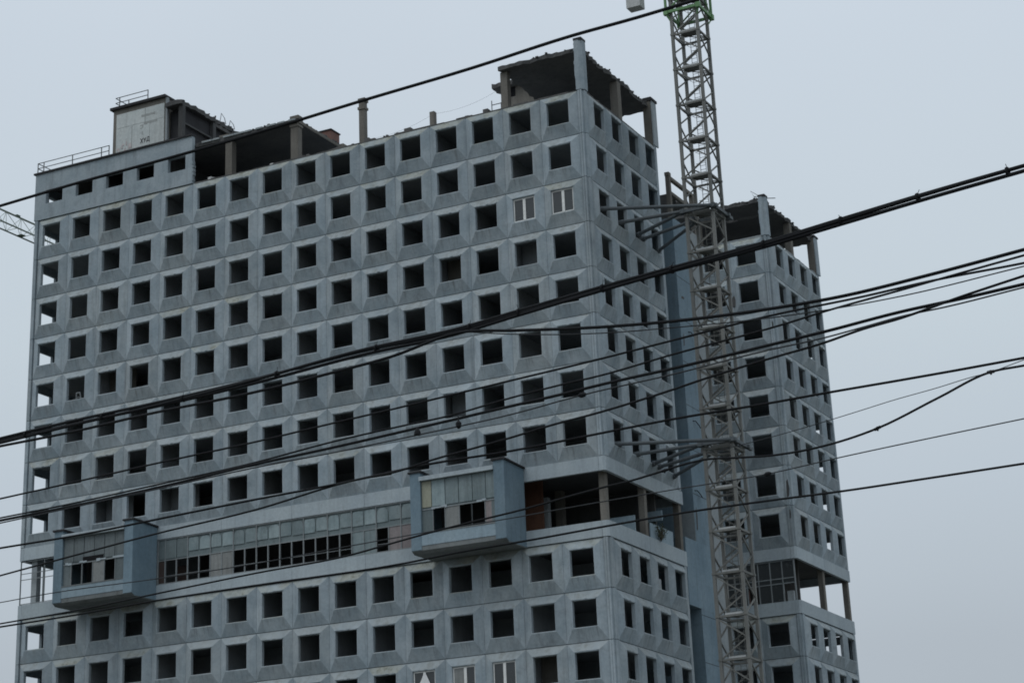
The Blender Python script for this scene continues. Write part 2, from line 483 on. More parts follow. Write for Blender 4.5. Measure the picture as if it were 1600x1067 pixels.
# glazed window frames that survive in a few openings
def window_frame(root, x, z, ty=0.0, mullion=.55, glass='glass', w=.075):
    q = MB(); y0, y1 = ty+.12, ty+.19
    X0, X1, Zb, Zt = x-HW+.02, x+HW-.02, z-HH+.02, z+HH-.02
    q.box(X0,X0+w,y0,y1,Zb,Zt).box(X1-w,X1,y0,y1,Zb,Zt).box(X0+w,X1-w,y0,y1,Zb,Zb+w).box(X0+w,X1-w,y0,y1,Zt-w,Zt)
    xm = X0 + (X1-X0)*mullion
    q.box(xm-.10,xm+.10,y0-.02,y1,Zb+w,Zt-w)
    f = q.build('window_frame', M['white'], root)
    MB().box(X0+w,xm-.08,y0+.02,y0+.03,Zb+w,Zt-w).build('pane', M[glass], f)
    MB().box(xm+.08,X1-w,y0+.024,y0+.034,Zb+w,Zt-w).build('pane', M['glass'], f)
    return f
colx = lambda c: -A0 - 3*(15-c)
for (r,c,mu) in ((2,14,.5),(2,15,.52),(10,12,.55),(10,13,.5)):
    window_frame(front, colx(c), row_z(r), 0, mu, 'beige' if (r,c)==(10,12) else 'glass')
f = window_frame(front, colx(11), row_z(10), 0, .5)
# boarded or partly filled openings
for (r,c,mn) in ((3,12,'tan'),(6,12,'inner'),(7,2,'inner'),(4,2,'tan'),(7,4,'inner'),(3,14,'inner'),(10,14,'tan')):
    x, z = colx(c), row_z(r)
    MB().box(x-HW-.4,x+HW+.4,2.0,2.1,z-HH-.7,z+HH+.5).build('blocking_wall', M[mn], front)
# loose side brick fill in one opening of the side face
MB().box(-.33,-.1, B0+6-.72, B0+6-.25, row_z(8)-HH, row_z(8)-.15).build('brick_infill', M['grey'], front)

# ------------------------------------------------------------------ attic storey, left part
AZ0, AZ1 = Z0+1.53, Z0+5.5
q = MB()
wins = [colx(c) for c in range(5)]
xR = -33.72
wz0, wz1 = Z0+2.84, Z0+4.0
edges = [xL-.02] 
for x in wins: edges += [x-.84, x+.84]
edges.append(xR)
for i in range(0, len(edges), 2):
    q.box(edges[i], edges[i+1], .19, .55, AZ0, AZ1)
for x in wins:
    q.box(x-.84,x+.84,.19,.55,AZ0,wz0).box(x-.84,x+.84,.19,.55,wz1,AZ1)
# ragged broken right end
zz = AZ0
while zz < AZ0+1.6:
    h = random.uniform(.12,.3); q.box(xR, xR+random.uniform(.02,.16), .21, .53, zz, zz+h); zz += h+random.uniform(0,.1)
q.build('attic_wall', M['attic'], front)
q = MB()
ys = [.55, 2.35-.84, 2.35+.84, 5.35-.84, 5.35+.84, yB-.2]
q.box(xL-.02,xL+.36,ys[0],ys[1],AZ0,AZ1).box(xL-.02,xL+.36,ys[2],ys[3],AZ0,AZ1).box(xL-.02,xL+.36,ys[4],ys[5],AZ0,AZ1)
for a,b2 in ((ys[1],ys[2]),(ys[3],ys[4])): q.box(xL-.02,xL+.36,a,b2,AZ0,wz0).box(xL-.02,xL+.36,a,b2,wz1,AZ1)
q.build('attic_wall', M['attic'], front)
q = MB().box(xL-.16,xR+.06,.06,.62,AZ1,AZ1+.14).box(xL-.16,xL+.5,.62,yB-.1,AZ1,AZ1+.14)
q.build('coping', M['cap'], front)
MB().box(xL+.36,xR,.55,yB-.5,Z0+4.75,Z0+4.95).build('roof_slab', M['dark'], front)
for x in (xL+6.5, -36.7):
    MB().box(x-.1,x+.1,.56,yB-.5,Z0+1.46,Z0+4.75).build('attic_partition', M['ceil'], front)
MB().box(-46.5,-34,7,7.2,Z0+1.46,Z0+4.75).build('attic_partition', M['ceil'], front)

# broken flat roof slabs on bare columns
def broken_slab(x0,x1,y0,y1,z0,z1,seed,step=.35,amp=.16,front_rough=True,left=True,right=True):
    rnd = random.Random(seed)
    def edge(p,q_,nrm,on):
        n = max(2,int((Vector(q_)-Vector(p)).length/step)); out = []
        for i in range(n):
            t = i/n; pt = Vector(p).lerp(Vector(q_),t)
            d = rnd.uniform(-amp,amp) if (on and i) else 0
            out.append((pt.x+nrm[0]*d, pt.y+nrm[1]*d))
        return out
    pts = edge((x0,y0),(x1,y0),(0,-1),front_rough)+edge((x1,y0),(x1,y1),(1,0),right)+edge((x1,y1),(x0,y1),(0,1),True)+edge((x0,y1),(x0,y0),(-1,0),left)
    n = len(pts); q = MB()
    up = [z1 + rnd.uniform(-.05,.09) for _ in pts]
    q.poly([(x,y,z0) for x,y in pts]+[(x+rnd.uniform(-.06,.06),y+rnd.uniform(-.06,.06),u) for (x,y),u in zip(pts,up)],
           [tuple(range(n))[::-1], tuple(range(n,2*n))]+[(i,(i+1)%n,n+(i+1)%n,n+i) for i in range(n)])
    # rubble and torn felt left on the edges
    for (x,y),u in zip(pts,up):
        if rnd.random() < .3:
            s = rnd.uniform(.04,.11); h = rnd.uniform(.02,.07)
            q.box(x-s,x+s,y-s,y+s,u-.05,u+h)
    return q
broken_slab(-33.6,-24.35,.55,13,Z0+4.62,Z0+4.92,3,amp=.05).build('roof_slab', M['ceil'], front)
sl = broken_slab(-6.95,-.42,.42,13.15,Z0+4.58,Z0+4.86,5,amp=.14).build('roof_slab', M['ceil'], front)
q = MB()
for i in range(9):
    x = -33 + i*1.0; q.box(x, x+random.uniform(.5,.95), .42, .56, Z0+4.80, Z0+4.93)
q.build('slab_edging', M['grey'], front, kind='stuff')
MB().box(-24.5,-24.28,.8,9,Z0+4.66,Z0+4.9).build('edge_beam', M['tan'], front)
for x,h,w in ((-30.68,4.55,.30),(-24.68,5.0,.31),(-18.70,5.05,.23),(-12.70,2.85,.19),(-6.68,4.55,.27)):
    q = MB().box(x-w,x+w,.75,.75+2*w,Z0+1.4,Z0+h)
    if h > 4.9:
        q.box(x-w-.05,x+w+.09,.70,.80+2*w,Z0+h,Z0+h+.28).box(x-w-.07,x+w+.07,.68,.82+2*w,Z0+h-.62,Z0+h-.42)
    q.build('column', M['tan'], front)
for (x,y,h,w) in ((-.65,7.0,4.56,.30),(-.55,12.85,5.1,.30)):
    MB().box(x-w,x+w,y-w,y+w,Z0+1.4,Z0+h).build('column', M['tan'], front)
MB().box(-.22,-.12,12.6,13.4,Z0+1.46,Z0+5.1).build('column_facing', M['panel'], front)
MB().box(-.95,-.05,12.45,13.5,Z0+5.1,Z0+5.3).box(-.85,-.15,12.55,13.4,Z0+5.3,Z0+5.42).build('column_cap', M['cap'], front)
# finished corner pillar carrying on above the roof edge
def corner_pillar(root, ty, top):
    q = MB().prism([(-.72,ty+.75),(-.72,ty+.18),(-.40,ty+.18),(-.14,ty+.38),(-.14,ty+.92),(-.55,ty+.92)], Z0+1.52, Z0+top)
    rr = random.Random(9)
    zz = Z0+2.4
    while zz < Z0+top-.3:
        h = rr.uniform(.1,.35)
        if rr.random() < .6: q.box(-.72-rr.uniform(.02,.10),-.71,ty+.22,ty+.5,zz,zz+h)
        zz += h
    o = q.build('corner_pillar', M['panel'], root)
    MB().box(-.75,-.12,ty+.16,ty+.94,Z0+top,Z0+top+.16).build('pillar_cap', M['cap'], root)
corner_pillar(front, 0, 5.35)
# roof edge strip of the front and side, crumbling
q = MB(); rr = random.Random(21)
x = -33.5
while x < -.9:
    w = rr.uniform(.3,1.4); h = rr.uniform(.02,.13)
    q.box(x, min(x+w,-.75), .27, .75, Z0+1.46, Z0+1.47+h); x += w*1.02
y = .9
while y < 13:
    w = rr.uniform(.3,1.2); h = rr.uniform(.02,.12)
    q.box(-.7,-.28,y,min(y+w,13.1),Z0+1.46,Z0+1.47+h); y += w*1.02
q.build('roof_edge', M['dark'], front, kind='stuff')
q = MB()
for i in range(26):
    x = rr.uniform(-24,-8); s = rr.uniform(.05,.15)
    q.box(x-s,x+s,.35,.7,Z0+1.5,Z0+1.55+rr.uniform(.03,.14))
for (x,s) in ((-14.6,.28),(-8.1,.2),(-18.1,.2)): q.box(x-s,x+s,.4,.9,Z0+1.5,Z0+1.85)
q.build('rubble', M['dark'], front, kind='stuff')
# pale debris standing on the attic floor
for (x,z) in ((-32.3,.42),(-26.6,.3)):
    MB().prism([(x-.2,.6),(x+.12,.55),(x+.24,.85),(x-.1,.9)],Z0+1.46,Z0+1.46+z).build('rubble_piece', M['ballast'], front)

# machine room at the right end of the roof and a small brick stack
mr_ = MB().box(-11.75,-7.0,10.9,13.0,Z0+1.46,Z0+8.2).build('machine_room', M['tan'], front)
MB().box(-11.5,-10.75,10.85,10.93,Z0+7.4,Z0+8.15).build('opening', M['void'], mr_)  # black plate painted as the shaded inside of an opening
MB().box(-11.74,-7.0,10.84,10.89,Z0+6.4,Z0+6.5).build('ledge', M['grey'], mr_)
broken_slab(-12.5,-6.9,10.3,13.1,Z0+8.2,Z0+8.5,8,amp=.12).build('roof_slab', M['dark'], mr_)
MB().box(-27.05,-25.85,8.0,9.3,Z0+4.95,Z0+6.95).build('brick_stack', M['brick'], front)
MB().box(-27.12,-25.78,7.93,9.37,Z0+6.95,Z0+7.05).build('stack_cap', M['cap'], front)
MB().box(-26.2,-24.35,7.4,9.4,Z0+4.92,Z0+5.25).build('stack_base', M['tan'], front)

# penthouse on the left
px0, px1, py, pz0, pz1 = -43.62, -38.38, 3.0, Z0+4.95, Z0+10.9
pent = MB().box(px0,px1,py,py+9.5,pz0,pz1).build('penthouse', M['tan'], front)
zc, zm = Z0+10.45, Z0+9.18
for (u0,u1,a,b2) in ((0,.60,zm,zc),(.60,1,zm,zc),(0,.333,pz0+.6,zm),(.333,.70,pz0+.6,zm),(.70,1,pz0+.6,zm)):
    X0 = px0+.35+(px1-px0-.45)*u0; X1 = px0+.35+(px1-px0-.45)*u1
    MB().box(X0+.012,X1-.012,py-.07,py-.005,a+.012,b2-.012).build('cladding_panel', M['pent'], pent)
MB().box(px0-.22,px1+.06,py-.25,py+9.6,pz1,pz1+.22).build('roof_coping', M['cap'], pent)
MB().box(px1+.005,px1+.18,py-.05,py+.2,pz0,pz1-.02).build('edge_trim', M['grey'], pent)
# faded stains and painted writing on the penthouse
mk = MB()
def mark(x0,x1,z0,z1,q,y=py-.074): q.box(x0,x1,y-.004,y,z0,z1)
mark(-40.42,-40.34,zm+.05,zc-.05,mk)
for i,(a,b2,z,h) in enumerate(((-40.75,-39.4,Z0+9.78,.17),(-40.5,-39.2,Z0+9.08,.20))):
    pts = []; n = 14
    rr = random.Random(i)
    top = [(a+(b2-a)*t/n, z+h/2*(.6+.8*rr.random())) for t in range(n+1)]
    bot = [(a+(b2-a)*t/n, z-h/2*(.6+.8*rr.random())) for t in range(n+1)][::-1]
    mk.face_prism(bot[::-1]+top[::-1], py-.080, py-.075)
mark(-40.85,-40.55,Z0+8.92,Z0+9.0,mk); mark(-40.63,-40.55,Z0+8.7,Z0+8.92,mk); mark(-40.85,-40.63,Z0+8.66,Z0+8.72,mk)
mark(-40.66,-40.59,Z0+8.2,Z0+8.42,mk); mark(-40.66,-40.5,Z0+8.12,Z0+8.19,mk); mark(-41.70,-41.64,Z0+7.2,Z0+9.1,mk)
mk.build('stain_marks', M['stain'], pent)
ink = MB(); yy = py-.085
def stroke(p,q_,w=.065): ink.beam((p[0],yy,p[1]),(q_[0],yy,q_[1]),.012,w)
gx, gz, gh = -40.78, Z0+7.38, .42
stroke((gx,gz),(gx+.24,gz+gh)); stroke((gx,gz+gh),(gx+.24,gz))
gx += .32; stroke((gx,gz+gh),(gx+.11,gz+gh*.45)); stroke((gx+.22,gz+gh),(gx+.05,gz))
gx += .30; stroke((gx+.04,gz+.09),(gx+.10,gz+gh)); stroke((gx+.10,gz+gh),(gx+.23,gz+gh)); stroke((gx+.23,gz+gh),(gx+.23,gz+.09)); stroke((gx-.02,gz+.09),(gx+.28,gz+.09)); stroke((gx,gz+.09),(gx,gz-.03)); stroke((gx+.27,gz+.09),(gx+.27,gz-.03))
ink.build('painted_letters', M['ink'], pent)
rs = MB(); rr = random.Random(4)
for i in range(16):
    x = rr.uniform(px0+.4,-41.9); z = rr.uniform(Z0+6.6,Z0+7.6); w = rr.uniform(.12,.4)
    rs.face_prism([(x,z),(x+w,z+rr.uniform(-.1,.1)),(x+w*.8,z+rr.uniform(.12,.4)),(x+w*.2,z+rr.uniform(.15,.4))], yy-.002-i*.0012, yy+.008-i*.0005)
rs.build('painted_patch', M['rose'], pent)

# ruined upper storey beside the penthouse, its inner shade painted as near-black fill
broken_slab(-38.15,-36.55,2.6,13.9,Z0+9.85,Z0+10.2,12,amp=.14).build('upper_roof_slab', M['ceil'], front)
MB().box(-36.85,-36.62,7.6,13.6,Z0+9.55,Z0+9.84).build('edge_beam', M['dark'], front)
for y,w in ((3.1,.20),(7.4,.20),(12.4,.2)):
    MB().box(-37.05,-36.65,y-w,y+w,Z0+4.96,Z0+9.84).build('column', M['ceil'], front)
MB().box(-38.3,-36.7,12.7,12.95,Z0+4.96,Z0+9.84).build('upper_shade_fill', M['cap'], front)
MB().box(-36.9,-36.75,3.3,12.4,Z0+8.35,Z0+8.5).build('edge_beam', M['ceil'], front)
MB().box(-38.3,-36.98,3.6,12.7,Z0+4.96,Z0+9.84).build('upper_shade_fill', M['cap'], front)
q = MB(); rr = random.Random(31)
for i in range(16):
    x = rr.uniform(-36.6,-30); s = rr.uniform(.1,.4)
    q.box(x-s,x+s,.6+rr.random()*.5,1.3,Z0+4.93,Z0+5.0+rr.uniform(.02,.16))
q.build('rubble', M['tan'], front, kind='stuff')
q = MB()
for (y,h) in ((8.1,.75),(9.4,.55)):
    q.tube([(-36.6,y,Z0+10.2),(-36.55,y+.1,Z0+10.2+h),(-36.5,y+.5,Z0+10.25+h*.5),(-36.5,y+.7,Z0+10.15)],.03,5)
q.build('bent_rebar', M['rail'], front)

# railings
def railing(root, segs, z, posts, h=.85):
    q = MB()
    for p,q_ in segs:
        for dz in (h, h*.5): q.beam((p[0],p[1],z+dz),(q_[0],q_[1],z+dz),.05)
    for p in posts: q.beam((p[0],p[1],z),(p[0],p[1],z+h+.02),.06)
    return q.build('railing', M['rail'], root)
zr = AZ1+.14
railing(front, (((-49.0,.25),(-41.85,.25)),((-49.0,.25),(-49.0,3.2))), zr, ((-48.4,.25),(-45.5,.25),(-42.6,.25),(-41.85,.25),(-49.0,3.2),(-49.0,.25)), .88)
railing(pent, (((-43.45,3.0),(-40.2,3.0)),((-43.45,3.0),(-43.45,5.6))), pz1+.22, ((-43.05,3.0),(-40.2,3.0),(-43.45,5.6),(-42.8,3.9)), .88)

# ------------------------------------------------------------------ projecting bays
def bay(x0, x1, upper, lower):
    """x0,x1 outer faces; lower = list of (xa, xb, kind) cells of the window strip"""
    yf = -2.75; zb = Z0-30.2; zt = Z0-24.9
    w = .78
    shell = MB()
    # floor slab with sloping underside, and side-to-side roof
    shell.side_prism([(yf+.05,zb+.05),(yf+.35,zb-.12),(.15,zb-.12),(.15,zb+.35),(yf+.05,zb+.35)], x0+.02, x1-.02)
    root = shell.build('bay', M['soffit'], front)
    for a,b2 in ((x0,x0+w),(x1-w,x1)):
        q = MB().side_prism([(yf,zb+.10),(yf+.35,zb-.06),(.17,zb-.06),(.17,zt-.1),(yf,zt)], a, b2)
        # a cladding joint near the foot of the pier
        q.box(a-.004,b2+.004,yf-.004,yf+.02,zb+.78,zb+.82)
        q.build('side_wall', M['blue'], root)
        MB().side_prism([(yf-.10,zt+.004),(.17,zt-.09),(.17,zt+.03),(yf-.10,zt+.13)], a-.12, b2+.12).build('wall_cap', M['cap'], root)
    xi0, xi1 = x0+w, x1-w
    MB().box(xi0,xi1,yf+.02,yf+.2,zb+.36,Z0-28.98).build('spandrel', M['paleblue'], root)
    MB().box(xi0,xi1,yf+.0,yf+.3,Z0-29.06,Z0-28.97).build('sill', M['soffit'], root)
    MB().box(xi0-.05,xi1,yf-.12,yf+.35,Z0-25.48,Z0-25.2).build('fascia_beam', M['flat'], root)
    MB().box(xi0,xi1,yf+.35,.15,Z0-25.42,Z0-25.25).build('bay_roof', M['cap'], root)
    # back wall of glazing
    up = MB().box(xi0,xi1,yf+.22,yf+.28,Z0-27.38,Z0-25.48).build('upper_glazing', M['glass_back'], root)
    for (a,b2,mn) in upper:
        MB().box(a+.03,b2-.03,yf+.16,yf+.215,Z0-27.28,Z0-25.52).build('glazing_panel', M[mn], up)
    fr = MB()
    fr.box(xi0,xi1,yf+.14,yf+.24,Z0-27.46,Z0-27.38)
    for (a,b2,mn) in lower:
        if mn == 'open':
            fr.box(a-.045,a,yf+.14,yf+.24,Z0-28.97,Z0-27.46).box(b2,b2+.045,yf+.14,yf+.24,Z0-28.97,Z0-27.46)
    fo = fr.build('window_frame', M['frame'], root)
    for (a,b2,mn) in lower:
        if mn != 'open':
            MB().box(a,b2,yf+.18,yf+.23,Z0-28.97,Z0-27.46).build('infill_board', M[mn], root)
    rr = random.Random(int(-x0))
    q = MB(); x = xi0+.05
    while x < xi1-.2:                         # torn lining hanging over the heads
        l = rr.uniform(.15,.6)
        if rr.random() < .55: q.box(x,x+l,yf+.10,yf+.16,Z0-27.44+rr.uniform(-.05,.04),Z0-27.36+rr.uniform(0,.09))
        x += l
    q.build('torn_lining', M['flat'], root)
    # dark wall added behind, blocking the sky and darkening the windows
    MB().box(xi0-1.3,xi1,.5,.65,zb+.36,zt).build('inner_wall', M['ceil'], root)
    return root
R0, R1 = -13.33, -6.2
i0, i1 = R0+.78, R1-.78
rb = bay(R0, R1, [(i0,-11.78,'sand'),(-11.78,-10.74,'glass_g'),(-10.74,-9.72,'glass_g'),(-9.72,-8.68,'glass_g'),(-8.68,-7.68,'glass_g'),(-7.68,i1,'glass_g')],
    [(i0,-11.74,'glass_back'),(-11.69,-10.81,'open'),(-10.76,-9.74,'beige'),(-9.69,-8.81,'open'),(-8.76,-7.79,'open'),(-7.74,-7.3,'pink'),(-7.3,i1,'glass_back')])
L0, L1 = -43.42, -36.3
i0, i1 = L0+.78, L1-.78
lb = bay(L0, L1, [(i0+k*(i1-i0)/6,i0+(k+1)*(i1-i0)/6,'stained') for k in range(6)],
    [(i0,-41.95,'stained'),(-41.9,-40.97,'open'),(-40.9,-39.99,'open'),(-39.94,-38.97,'beige'),(-38.9,-37.97,'open'),(-37.92,i1,'stained')])
MB().box(-40.85,-39.0,-2.63,-2.57,Z0-27.36,Z0-27.02).build('slot_shade_plate', M['void'], lb)  # proud black plate in place of the slot's shaded depth

# ------------------------------------------------------------------ glazed strip between the bays
P_, X9 = .99, -29.68
gl = MB().box(-36.28,-13.35,.36,.42,Z0-27.42,Z0-25.88).build('glazed_strip', M['glass_back'], front)
def rounded(xa,xb,za,zb_,r,y0,y1):
    pts = [(xa,za),(xb,za)]
    for t in range(5): pts.append((xb-r+r*math.cos(math.pi/2*t/4), zb_-r+r*math.sin(math.pi/2*t/4)))
    for t in range(5): pts.append((xa+r-r*math.sin(math.pi/2*t/4), zb_-r+r*math.cos(math.pi/2*t/4)))
    return MB().face_prism(pts, y0, y1)
for k_ in range(-7, 17):
    a = max(X9+P_*k_, -36.22); b2 = min(X9+P_*(k_+1), -13.4)
    if b2-a < .2: continue
    rr = random.Random(k_*7)
    if k_ < -4: MB().box(a+.03,b2-.03,.30,.355,Z0-27.36,Z0-26.0).build('glazing_panel', M['glass_back'], gl)
    else: rounded(a+.06,b2-.06,Z0-27.0-rr.uniform(0,.1),Z0-26.08,rr.uniform(.12,.38),.30,.355).build('glazing_panel', M['glass_g'], gl)
fr = MB()
fr.box(-36.28,-13.35,.24,.36,Z0-29.2,Z0-29.12).box(-36.28,-13.35,.26,.36,Z0-27.5,Z0-27.44)
fr.box(-36.30,-36.22,.22,.36,Z0-29.12,Z0-25.9)
fr.box(-36.28,-13.35,.25,.36,Z0-25.96,Z0-25.89)
for k_ in range(-6,17):
    x = X9+P_*k_
    if x > -13.5: break
    fr.box(x-.035,x+.035,.25,.36,Z0-29.12,Z0-27.5)
    if k_ % 2 == 0: fr.box(x-.03,x+.03,.26,.36,Z0-27.44,Z0-25.96)
kinds = {-2:'beige',-1:'beige',10:'glass_g',11:'glass_g',13:'pink',14:'pink',15:'beige'}
for k_ in range(-7,16):
    a = max(X9+P_*k_, -36.22)+.035; b2 = min(X9+P_*(k_+1), -13.4)-.035
    if b2-a < .1: continue
    mn = kinds.get(k_)
    if mn: MB().box(a,b2,.30,.35,Z0-29.12,Z0-27.5).build('infill_board', M[mn], gl)
    elif k_ == -7: MB().box(a,b2,.30,.35,Z0-29.12,Z0-27.5).build('infill_board', M['dbrown'], gl)
    else:
        fr.box(a,b2,.29,.32,Z0-28.62,Z0-28.59)
        if k_ in (-6,): MB().box(a,b2,1.6,1.65,Z0-29.2,Z0-27.7).build('infill_board', M['dbrown'], gl)
fr.build('window_frame', M['frame'], gl)
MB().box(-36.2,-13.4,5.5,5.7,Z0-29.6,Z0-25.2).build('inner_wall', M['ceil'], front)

# open left corner of the same storey with slim steel frames
q = MB(); yq = .3
for x,w in ((-49.0,.05),(-46.75,.05),(-45.5,.05),(-44.2,.05)):
    q.box(x-w/2,x+w/2,yq,yq+.1,Z0-29.2,Z0-25.87)
for z in (-29.12,-27.3,-26.85,-25.95):
    q.box(-49.05,-43.4,yq+.02,yq+.08,Z0+z-.025,Z0+z+.025)
q.build('corner_glazing', M['frame'], front)
MB().box(-48.15,-47.65,.55,1.05,Z0-29.6,Z0-25.2).build('column', M['grey'], front)
q = MB()
for y in (3.0,6.5): q.box(xL+.05,xL+.11,y-.025,y+.025,Z0-29.2,Z0-25.87)
for z in (-29.12,): q.box(xL+.05,xL+.11,.4,6.5,Z0+z-.025,Z0+z+.025)
q.build('corner_glazing', M['frame'], front)
MB().box(-43.2,-36.3,6.5,6.65,Z0-29.6,Z0-25.2).build('inner_wall', M['inner'], front)

# open right corner: rooms inside
MB().box(-8.6,-6.25,3.0,3.15,Z0-29.6,Z0-25.2).build('terracotta_wall', M['terra'], front)
MB().box(-6.84,-6.30,3.9,4.3,Z0-29.6,Z0-26.2).build('post', M['grey'], front)
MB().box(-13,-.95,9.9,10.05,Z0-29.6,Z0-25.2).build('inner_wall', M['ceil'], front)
MB().box(-2.3,-.42,5.0,5.12,Z0-29.6,Z0-28.02).build('inner_panel', M['paleblue'], front)
MB().box(-.36,-.28,6.95+.35,11.2,Z0-29.2,Z0-28.15).build('inner_panel', M['paleblue'], front)
MB().box(-1.5,-.30,9.5,9.6,Z0-27.6,Z0-26.9).build('inner_panel', M['paleblue'], front)

# ------------------------------------------------------------------ blue stair core and link behind the side face
cx = -.25
core = MB().box(-9,cx,15.4,18.7,8,Z0-3.45).build('stair_core', M['blue'], front)
rr = random.Random(2)
for r in range(2,12):
    z = row_z(r)-1.8+.3
    MB().box(cx-.01,cx+.006,15.42,18.68,z-.018,z+.018).build('cladding_joint', M['cap'], core)
MB().box(-6,cx+.004,13.30,18.3,Z0-32.85,Z0-28.1).build('link_panel', M['blue'], front)
for (y,z) in ((16.2,Z0-24.6),(17.3,Z0-12.4),(16.9,Z0-19.3)):
    MB().tube([(cx-.05,y-.5,z+.25),(cx+.12,y-.2,z+.28),(cx+.22,y+.15,z+.02),(cx+.2,y+.5,z-.12)],.035,6).build('cable_end', M['cable'], core)
rr = random.Random(12)
for (y,z,w,h) in ((15.9,Z0-13.0,.12,.5),(16.3,Z0-9.6,.3,.12),(17.8,Z0-21.0,.25,.3),(15.8,Z0-26.4,.16,.9)):
    MB().side_prism([(y-w,z-h),(y+w*.6,z-h*.8),(y+w,z+h*.3),(y+w*.2,z+h),(y-w*.7,z+h*.6)],cx-.01,cx+.007).build('spalled_patch', M['ceil'], core)
MB().box(-1.4,cx-.02,15.34,15.39,Z0-28.1,Z0-26.0).build('core_patch', M['grey'], core)
MB().box(-42,-9,yB+.28,36.0,6,Z0-3.6).build('connecting_wing', M['grey'], front)
for y in (15.6,20.2): MB().box(-.62,-.3,y-.17,y+.17,Z0-3.44,Z0-.02).build('frame_column', M['tan'], core)
MB().box(-6,-.3,18.7,21,8,Z0-3.44).build('core_back', M['grey'], core)
q = MB().box(-.60,-.32,15.77,20.03,Z0-.22,Z0+.02); q.box(-.58,-.34,15.77,20.03,Z0-1.45,Z0-1.2); q.box(-.64,-.28,15.38,15.82,Z0-.02,Z0+.25)
q.build('frame_beam', M['tan'], core)
broken_slab(-9,-.75,16.2,20.4,Z0-1.5,Z0-1.25,17,amp=.12).build('frame_slab', M['dark'], core)
MB().box(-3,-.75,15.9,16.1,Z0-3.44,Z0-1.3).build('frame_wall', M['dark'], core)

# ------------------------------------------------------------------ rear block details
T = 36.19
corner_pillar(rear, T, 5.0)
for (x,z,w,h) in ((-.42,Z0-20.2,.14,.75),(-.40,Z0-22.3,.08,.4),(-.42,Z0-6.4,.07,.3)):
    MB().face_prism([(x-w,z-h),(x+w*.5,z-h*.9),(x+w,z-h*.1),(x+w*.4,z+h),(x-w*.6,z+h*.7)],T+.19,T+.215).build('spalled_patch', M['ceil'], rear)
MB().face_prism([(-3.85,Z0-4.3),(-3.55,Z0-4.25),(-3.5,Z0-3.7),(-3.62,Z0-3.3),(-3.8,Z0-3.5)],T+.22,T+.30).build('spalled_patch', M['ceil'], rear)
broken_slab(-12.8,-.42,T+.45,T+3.35,Z0+4.62,Z0+4.9,41,amp=.1).build('roof_slab', M['ceil'], rear)
broken_slab(-12.8,-.42,T+3.95,T+13.15,Z0+4.62,Z0+4.9,43,amp=.1).build('roof_slab', M['ceil'], rear)
MB().box(-12.7,-5.0,T+3.2,T+4.1,Z0+4.63,Z0+4.88).build('roof_slab', M['dark'], rear)
MB().box(-4.0,-.5,T+3.2,T+4.1,Z0+4.63,Z0+4.88).build('roof_slab', M['dark'], rear)
for (x,y,h,w) in ((-.65,T+7.0,4.6,.28),(-.55,T+12.85,5.0,.3),(-6.68,T+1,4.6,.28)):
    MB().box(x-w,x+w,y-w,y+w,Z0+1.4,Z0+h).build('column', M['tan'], rear)
MB().box(-.22,-.12,T+12.6,T+13.4,Z0+1.46,Z0+5.0).build('column_facing', M['panel'], rear)
MB().box(-.95,-.05,T+12.45,T+13.5,Z0+5.0,Z0+5.15).build('column_cap', M['cap'], rear)
q = MB(); rr = random.Random(77); x = -13
while x < -.9:
    w = rr.uniform(.3,1.4); q.box(x,min(x+w,-.75),T+.27,T+.75,Z0+1.46,Z0+1.47+rr.uniform(.02,.14)); x += w
y = T+.9
while y < T+13:
    w = rr.uniform(.3,1.2); q.box(-.7,-.28,y,min(y+w,T+13.1),Z0+1.46,Z0+1.47+rr.uniform(.02,.12)); y += w
q.build('roof_edge', M['grey'], rear, kind='stuff')
q = MB()
for (dx,dz) in ((-.9,.75),(-.6,.2)):
    q.tube([(-.6,T+.6,Z0+5.1),(-.6+dx,T+.7,Z0+5.1+dz),(-.6+dx*.5,T+.5,Z0+5.0)],.03,5)
q.tube([(-.3,T+.9,Z0+5.0),(.5,T+1.2,Z0+4.95)],.04,5)
q.build('bent_rebar', M['rail'], rear)
fr = MB(); yq = T+.3
for i in range(9):
    x = -.55-1.02*i; fr.box(x-.045,x+.045,yq,yq+.12,Z0-29.2,Z0-25.87)
for z in (-27.35,-27.75,-25.95): fr.box(-9,-.55,yq+.01,yq+.1,Z0+z-.04,Z0+z+.04)
f = fr.build('window_frame', M['frame'], rear)
MB().box(-9,-.55,yq+.04,yq+.06,Z0-27.7,Z0-27.4).build('glazing_panel', M['glass'], f)
for i in range(8):
    for (a,b2) in ((-29.15,-27.8),(-27.3,-25.97)):
        if (i,a) not in ((0,-29.15),(3,-29.15)): MB().box(-.60-1.02*(i+1)+.1,-.60-1.02*i,yq+.05,yq+.06,Z0+a,Z0+b2).build('pane', M['glass'], f)
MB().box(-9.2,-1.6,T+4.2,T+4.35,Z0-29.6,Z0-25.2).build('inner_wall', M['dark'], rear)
MB().box(-1.35,-.85,T+.5,T+.9,Z0-29.6,Z0-28.35).build('block', M['grey'], rear)
MB().box(-6.0,-4.6,T+.6,T+.75,Z0-29.6,Z0-27.9).build('brick_infill', M['brick'], rear)

